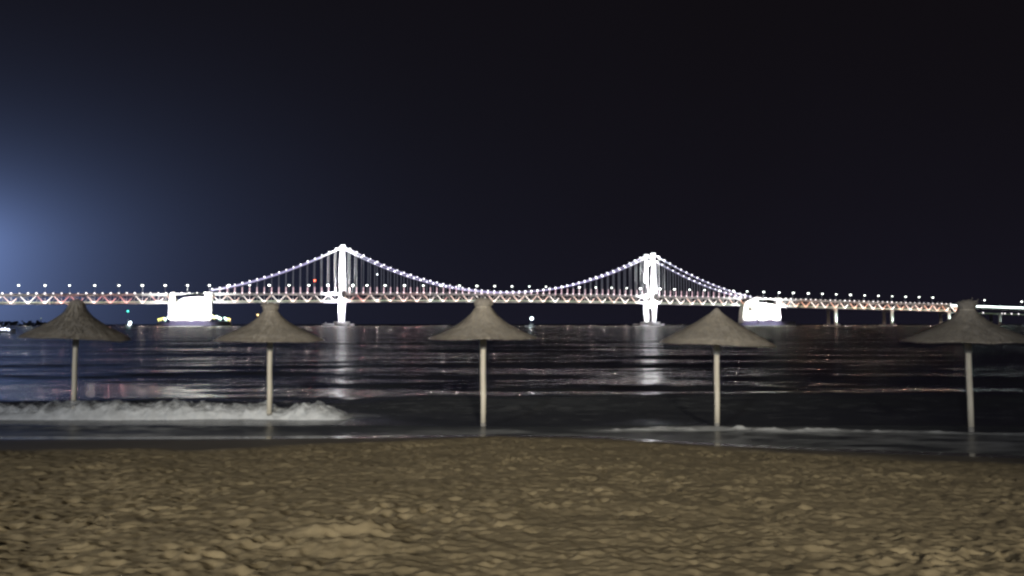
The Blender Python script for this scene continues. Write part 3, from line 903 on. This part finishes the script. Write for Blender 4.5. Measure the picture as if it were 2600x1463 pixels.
# rock breakwater on the left, with a light post on it
bk = empty('rock_breakwater', (0, 0, 0))
rocks = MB(); rr = random.Random(3)
def rock(cx, cy, cz, r):
    V = []
    for k in range(4):
        ph = math.pi * (k + 0.5) / 4
        V.append([(cx + r * rr.uniform(0.8, 1.2) * math.sin(ph) * math.cos(2 * math.pi * i / 6), cy + r * rr.uniform(0.8, 1.2) * math.sin(ph) * math.sin(2 * math.pi * i / 6), cz + r * 0.8 * math.cos(ph)) for i in range(6)])
    rocks.loft(V)
for k in range(420):
    fr = rr.random()
    x = -720 + 285 * fr
    hh = 6.0 * min(1, (1 - fr) * 3.2)
    y = rr.uniform(-9, 9)
    rock(x, 905 + y, max(-0.3, hh * (1 - abs(y) / 9.5)) * rr.uniform(0.6, 1.0), rr.uniform(1.0, 2.0))
rocks.build('rocks', M['rock'], bk)['kind'] = 'stuff'
tag(bk, 'low dark breakwater of piled rocks under the left end of the bridge', 'breakwater')
pE = at_depth(104, 812, 905)
lp = empty('beacon_post', (pE.x, 905, 3.0))
MB().tube([(0, 0, 0), (0, 0, 3.5), (0, 0, 5.2)], [0.5, 0.35, 0.3], 10).build('post', M['hull_white'], lp)
MB().lathe([(0.02, -0.5), (0.4, -0.35), (0.5, 0), (0.4, 0.35), (0.02, 0.5)], 10).build('lamp', M['v_green'], lp, (0, 0, 5.8))
tag(lp, 'short beacon post with dim green lamp on the left breakwater', 'beacon')

# ================================================================== THATCHED UMBRELLAS
mt_, t, b, o = new_mat('dry_thatch')
at_ = t.nodes.new('ShaderNodeTexCoord')
gr = noise(t, 1.0, 4, 0.65, vec=at_.outputs['Object'], stretch=(26, 26, 5))
lg = noise(t, 3.0, 3, 0.6, vec=at_.outputs['Object'])
mx = t.nodes.new('ShaderNodeMix'); mx.data_type = 'FLOAT'; mx.inputs[0].default_value = 0.45
t.links.new(gr, mx.inputs[2]); t.links.new(lg, mx.inputs[3])
t.links.new(ramp(t, mx.outputs[0], [(0.30, (0.28, 0.255, 0.230)), (0.5, (0.40, 0.362, 0.322)), (0.68, (0.51, 0.46, 0.40))]), b.inputs['Base Color'])
b.inputs['Roughness'].default_value = 0.95
bump(t, b, gr, 0.7, 0.02)
M['thatch'] = mt_
M['straw'] = mottled('loose_straw', (0.32, 0.285, 0.25), (0.54, 0.48, 0.40), 6, 0.95, 0)
M['post_wood'] = mottled('peeled_wood', (0.76, 0.70, 0.58), (0.86, 0.80, 0.70), 3.0, 0.75, 0.4, 0.01, stretch=(8, 8, 0.6))
M['post_wet'] = mottled('wet_wood', (0.26, 0.25, 0.24), (0.36, 0.35, 0.34), 3.0, 0.5, 0.3, 0.01, stretch=(8, 8, 0.6))
M['collar'] = mottled('grey_collar', (0.72, 0.71, 0.68), (0.8, 0.79, 0.76), 3.0, 0.6, 0)

def canopy(prof, R, seed, droop, tilt):
    """prof: list of (radius fraction, height) from the brim to the apex; uneven brim, thick edge, open underside"""
    n = 96; rr_ = np.random.default_rng(seed)
    th = np.linspace(0, 2 * np.pi, n, endpoint=False)
    brim = sum(rr_.normal(0, 1.0 / k) * np.cos(k * th + rr_.uniform(0, 6.3)) for k in range(2, 9)) * droop
    jr = 1 + 0.012 * rr_.normal(size=n) + 0.5 * brim / R * 0.3
    P = np.array(prof)
    rf = np.linspace(0, 1, 40)
    rad = np.interp(rf, np.linspace(0, 1, len(P)), P[:, 0]); hh = np.interp(rf, np.linspace(0, 1, len(P)), P[:, 1])
    rings = []
    lum = rr_.normal(size=(40, n)) * 0.006
    def ring(r, h, i, dz=0):
        wgt = max(0.0, r - 0.25) / 0.75
        rr2 = R * r * (1 + (jr - 1) * wgt) + lum[i]
        zz = h + brim * wgt ** 2 + np.cos(th) * tilt * R * r + dz + lum[i] * 0.6
        return [(rr2[k] * math.cos(th[k]), rr2[k] * math.sin(th[k]), zz[k]) for k in range(n)]
    # underside from the middle out, then the top from the brim in
    for k in range(8):
        f = 0.06 + (0.965 - 0.06) * k / 7
        h = float(np.interp(f, P[::-1, 0], P[::-1, 1])) if f < 1 else 0
        rings.append(ring(f, max(0.0, h * 0.8) - 0.035, 0))
    for i in range(40):
        rings.append(ring(rad[i], hh[i], i))
    m = MB(); m.loft(rings, smooth=True, cap=True)
    return m, brim, jr
def fringe(R, brim, jr, prof, tilt, seed):
    """loose straw: blades lying down the slope and hanging past the brim, and tufts at the top"""
    m = MB(); r_ = random.Random(seed); P = np.array(prof)
    n = len(brim)
    for k in range(1500):
        a_ = r_.uniform(0, 2 * math.pi); i = int(a_ / (2 * math.pi) * n) % n
        if k < 650: f0 = r_.uniform(0.88, 0.99); ln = r_.uniform(0.06, 0.20)
        else: f0 = r_.uniform(0.12, 0.9); ln = r_.uniform(0.10, 0.26)
        f1 = min(f0 + ln / R, r_.uniform(1.005, 1.05))
        def pt(f, da, dz):
            h = float(np.interp(f, P[::-1, 0], P[::-1, 1])) if f <= 1 else -0.6 * (f - 1) * R
            wgt = max(0.0, f - 0.25) / 0.75
            aa = a_ + da
            rr2 = R * f * (1 + (jr[i] - 1) * wgt)
            return Vector((rr2 * math.cos(aa), rr2 * math.sin(aa), h + brim[i] * wgt ** 2 + math.cos(aa) * tilt * R * f + dz))
        w = r_.uniform(0.008, 0.018) / (R * max(f0, 0.15))
        sk = r_.uniform(-0.05, 0.05) / max(f0, 0.2)
        lift = r_.uniform(0.012, 0.03)
        a0, a1, b0, b1 = pt(f0, -w, 0.012), pt(f0, w, 0.012), pt(f1, sk - w * 0.4, lift), pt(f1, sk + w * 0.4, lift)
        m.add([a0, a1, b1, b0], [(0, 1, 2, 3)])
    return m

def umbrella(u, v_base, D, prof, knot, seed, Yd, brim_v, tilt, label, droop=0.022, lean=(0.0, 0.0)):
    pbase = at_depth(u, v_base, Yd)
    base_z = -0.35
    p2 = at_depth(u, brim_v, Yd)
    root = empty('thatched_umbrella', (p2.x, Yd, base_z))
    root.rotation_euler = (lean[0], lean[1], 0)
    R = D / 2
    zb_ = p2.z - base_z
    can, brim, jr = canopy(prof, R, seed, droop, tilt)
    co_ = can.build('canopy', M['thatch'], root, (0, 0, zb_))
    fr = fringe(R, brim, jr, prof, tilt, seed).build('straw_fringe', M['straw'], co_)
    fr['kind'] = 'stuff'
    if knot:
        # bound bundle of straw at the top
        kr, k0, k1 = knot
        m = MB(); rk = random.Random(seed + 1); rings = []
        K = [(0.80, k0), (1.0, k0 + 0.35 * (k1 - k0)), (1.05, k0 + 0.6 * (k1 - k0)), (0.85, k0 + 0.85 * (k1 - k0)), (0.35, k1)]
        for rr1, zz in K:
            rings.append([(kr * rr1 * rk.uniform(0.92, 1.08) * math.cos(2 * math.pi * i / 22), kr * rr1 * rk.uniform(0.92, 1.08) * math.sin(2 * math.pi * i / 22), zz + rk.uniform(-0.012, 0.012)) for i in range(22)])
        m.loft(rings, smooth=True)
        for i in range(70):
            a_ = rk.uniform(0, 6.283); r1 = kr * rk.uniform(0.55, 1.02); z1 = rk.uniform(k0 + 0.3 * (k1 - k0), k1 - 0.02)
            p0 = Vector((r1 * math.cos(a_), r1 * math.sin(a_), z1))
            m.bar(p0, p0 + Vector((0.05 * math.cos(a_), 0.05 * math.sin(a_), rk.uniform(-0.03, 0.07))), 0.012)
        kk = m.build('topknot', M['thatch'], co_)
        mm = MB(); mm.tube([(kr * 0.86 * math.cos(2 * math.pi * i / 20), kr * 0.86 * math.sin(2 * math.pi * i / 20), k0 + 0.03) for i in range(21)], 0.014, 6)
        mm.build('binding', M['post_wood'], co_)
    # ribs under the thatch
    for k in range(8):
        a_ = 2 * math.pi * k / 8 + 0.2
        h_ = lambda f: float(np.interp(f, np.array(prof)[::-1, 0], np.array(prof)[::-1, 1])) * 0.8 - 0.06
        MB().bar((0.07 * R * math.cos(a_), 0.07 * R * math.sin(a_), zb_ + h_(0.12)), (0.9 * R * math.cos(a_), 0.9 * R * math.sin(a_), zb_ + h_(0.9) + math.cos(a_) * tilt * R * 0.9), 0.03).build('rib', M['post_wood'], root)
    pr_ = 0.066
    MB().tube([(0, 0, 0.52), (0.006, 0.004, 1.1), (-0.006, 0.0, 1.7), (0, 0, zb_ - 0.10), (0, 0, zb_ + 0.25)], [pr_, pr_ * 0.99, pr_ * 0.97, pr_ * 0.95, pr_ * 0.9], 16).build('post', M['post_wood'], root)
    MB().tube([(0, 0, 0.0), (0, 0, 0.35), (0, 0, 0.519)], [pr_ * 1.02, pr_ * 1.02, pr_], 16).build('wet_post_foot', M['post_wet'], root)
    MB().tube([(0, 0, zb_ - 0.26), (0, 0, zb_ - 0.12), (0, 0, zb_ - 0.04)], [pr_ * 1.15, pr_ * 1.18, pr_ * 1.1], 16).build('collar', M['collar'], root)
    tag(root, label, 'umbrella', 'thatched umbrellas standing in the shallows')
    return root

P1 = [(1.0, 0.0), (0.86, 0.14), (0.70, 0.25), (0.54, 0.37), (0.40, 0.49), (0.28, 0.60), (0.20, 0.72), (0.155, 0.84), (0.14, 0.95), (0.10, 1.03), (0.02, 1.06)]
P2 = [(1.0, 0.0), (0.80, 0.16), (0.60, 0.28), (0.42, 0.41), (0.29, 0.53), (0.20, 0.64), (0.16, 0.72), (0.13, 0.78), (0.02, 0.80)]
P3 = [(1.0, 0.0), (0.74, 0.15), (0.55, 0.27), (0.40, 0.39), (0.26, 0.54), (0.175, 0.66), (0.15, 0.74), (0.12, 0.78), (0.02, 0.80)]
P4 = [(1.0, 0.0), (0.88, 0.12), (0.60, 0.31), (0.33, 0.52), (0.15, 0.69), (0.05, 0.81), (0.01, 0.86)]
P5 = [(1.0, 0.0), (0.68, 0.20), (0.52, 0.30), (0.38, 0.40), (0.27, 0.49), (0.18, 0.59), (0.14, 0.68), (0.11, 0.75), (0.02, 0.78)]
umbrella(190, 1060, 2.72, P1, None, 21, 22.9, 858, -0.03, 'leftmost thatched beach umbrella, post in the foam, with tall flat-topped neck', droop=0.034, lean=(0.0, 0.012))
umbrella(686, 1060, 2.74, P2, (0.20, 0.74, 1.00), 22, 22.0, 865, 0.0, 'thatched umbrella with post in breaking foam, second from left, below left bridge tower', droop=0.016)
umbrella(1227, 1080, 2.55, P3, (0.205, 0.72, 0.96), 23, 20.0, 859, 0.008, 'middle thatched umbrella with squat straw knot on top, above the dry sand spit', droop=0.02)
umbrella(1818, 1080, 2.64, P4, None, 24, 20.0, 873, -0.035, 'plain cone thatched umbrella with pointed top and no knot, fourth from left', droop=0.018, lean=(0.01, 0.004))
umbrella(2461, 1088, 2.78, P5, (0.19, 0.70, 0.96), 25, 19.2, 867, -0.012, 'rightmost thatched umbrella with pointed straw knot, brim cut by the photo edge', droop=0.02, lean=(0.0, -0.012))
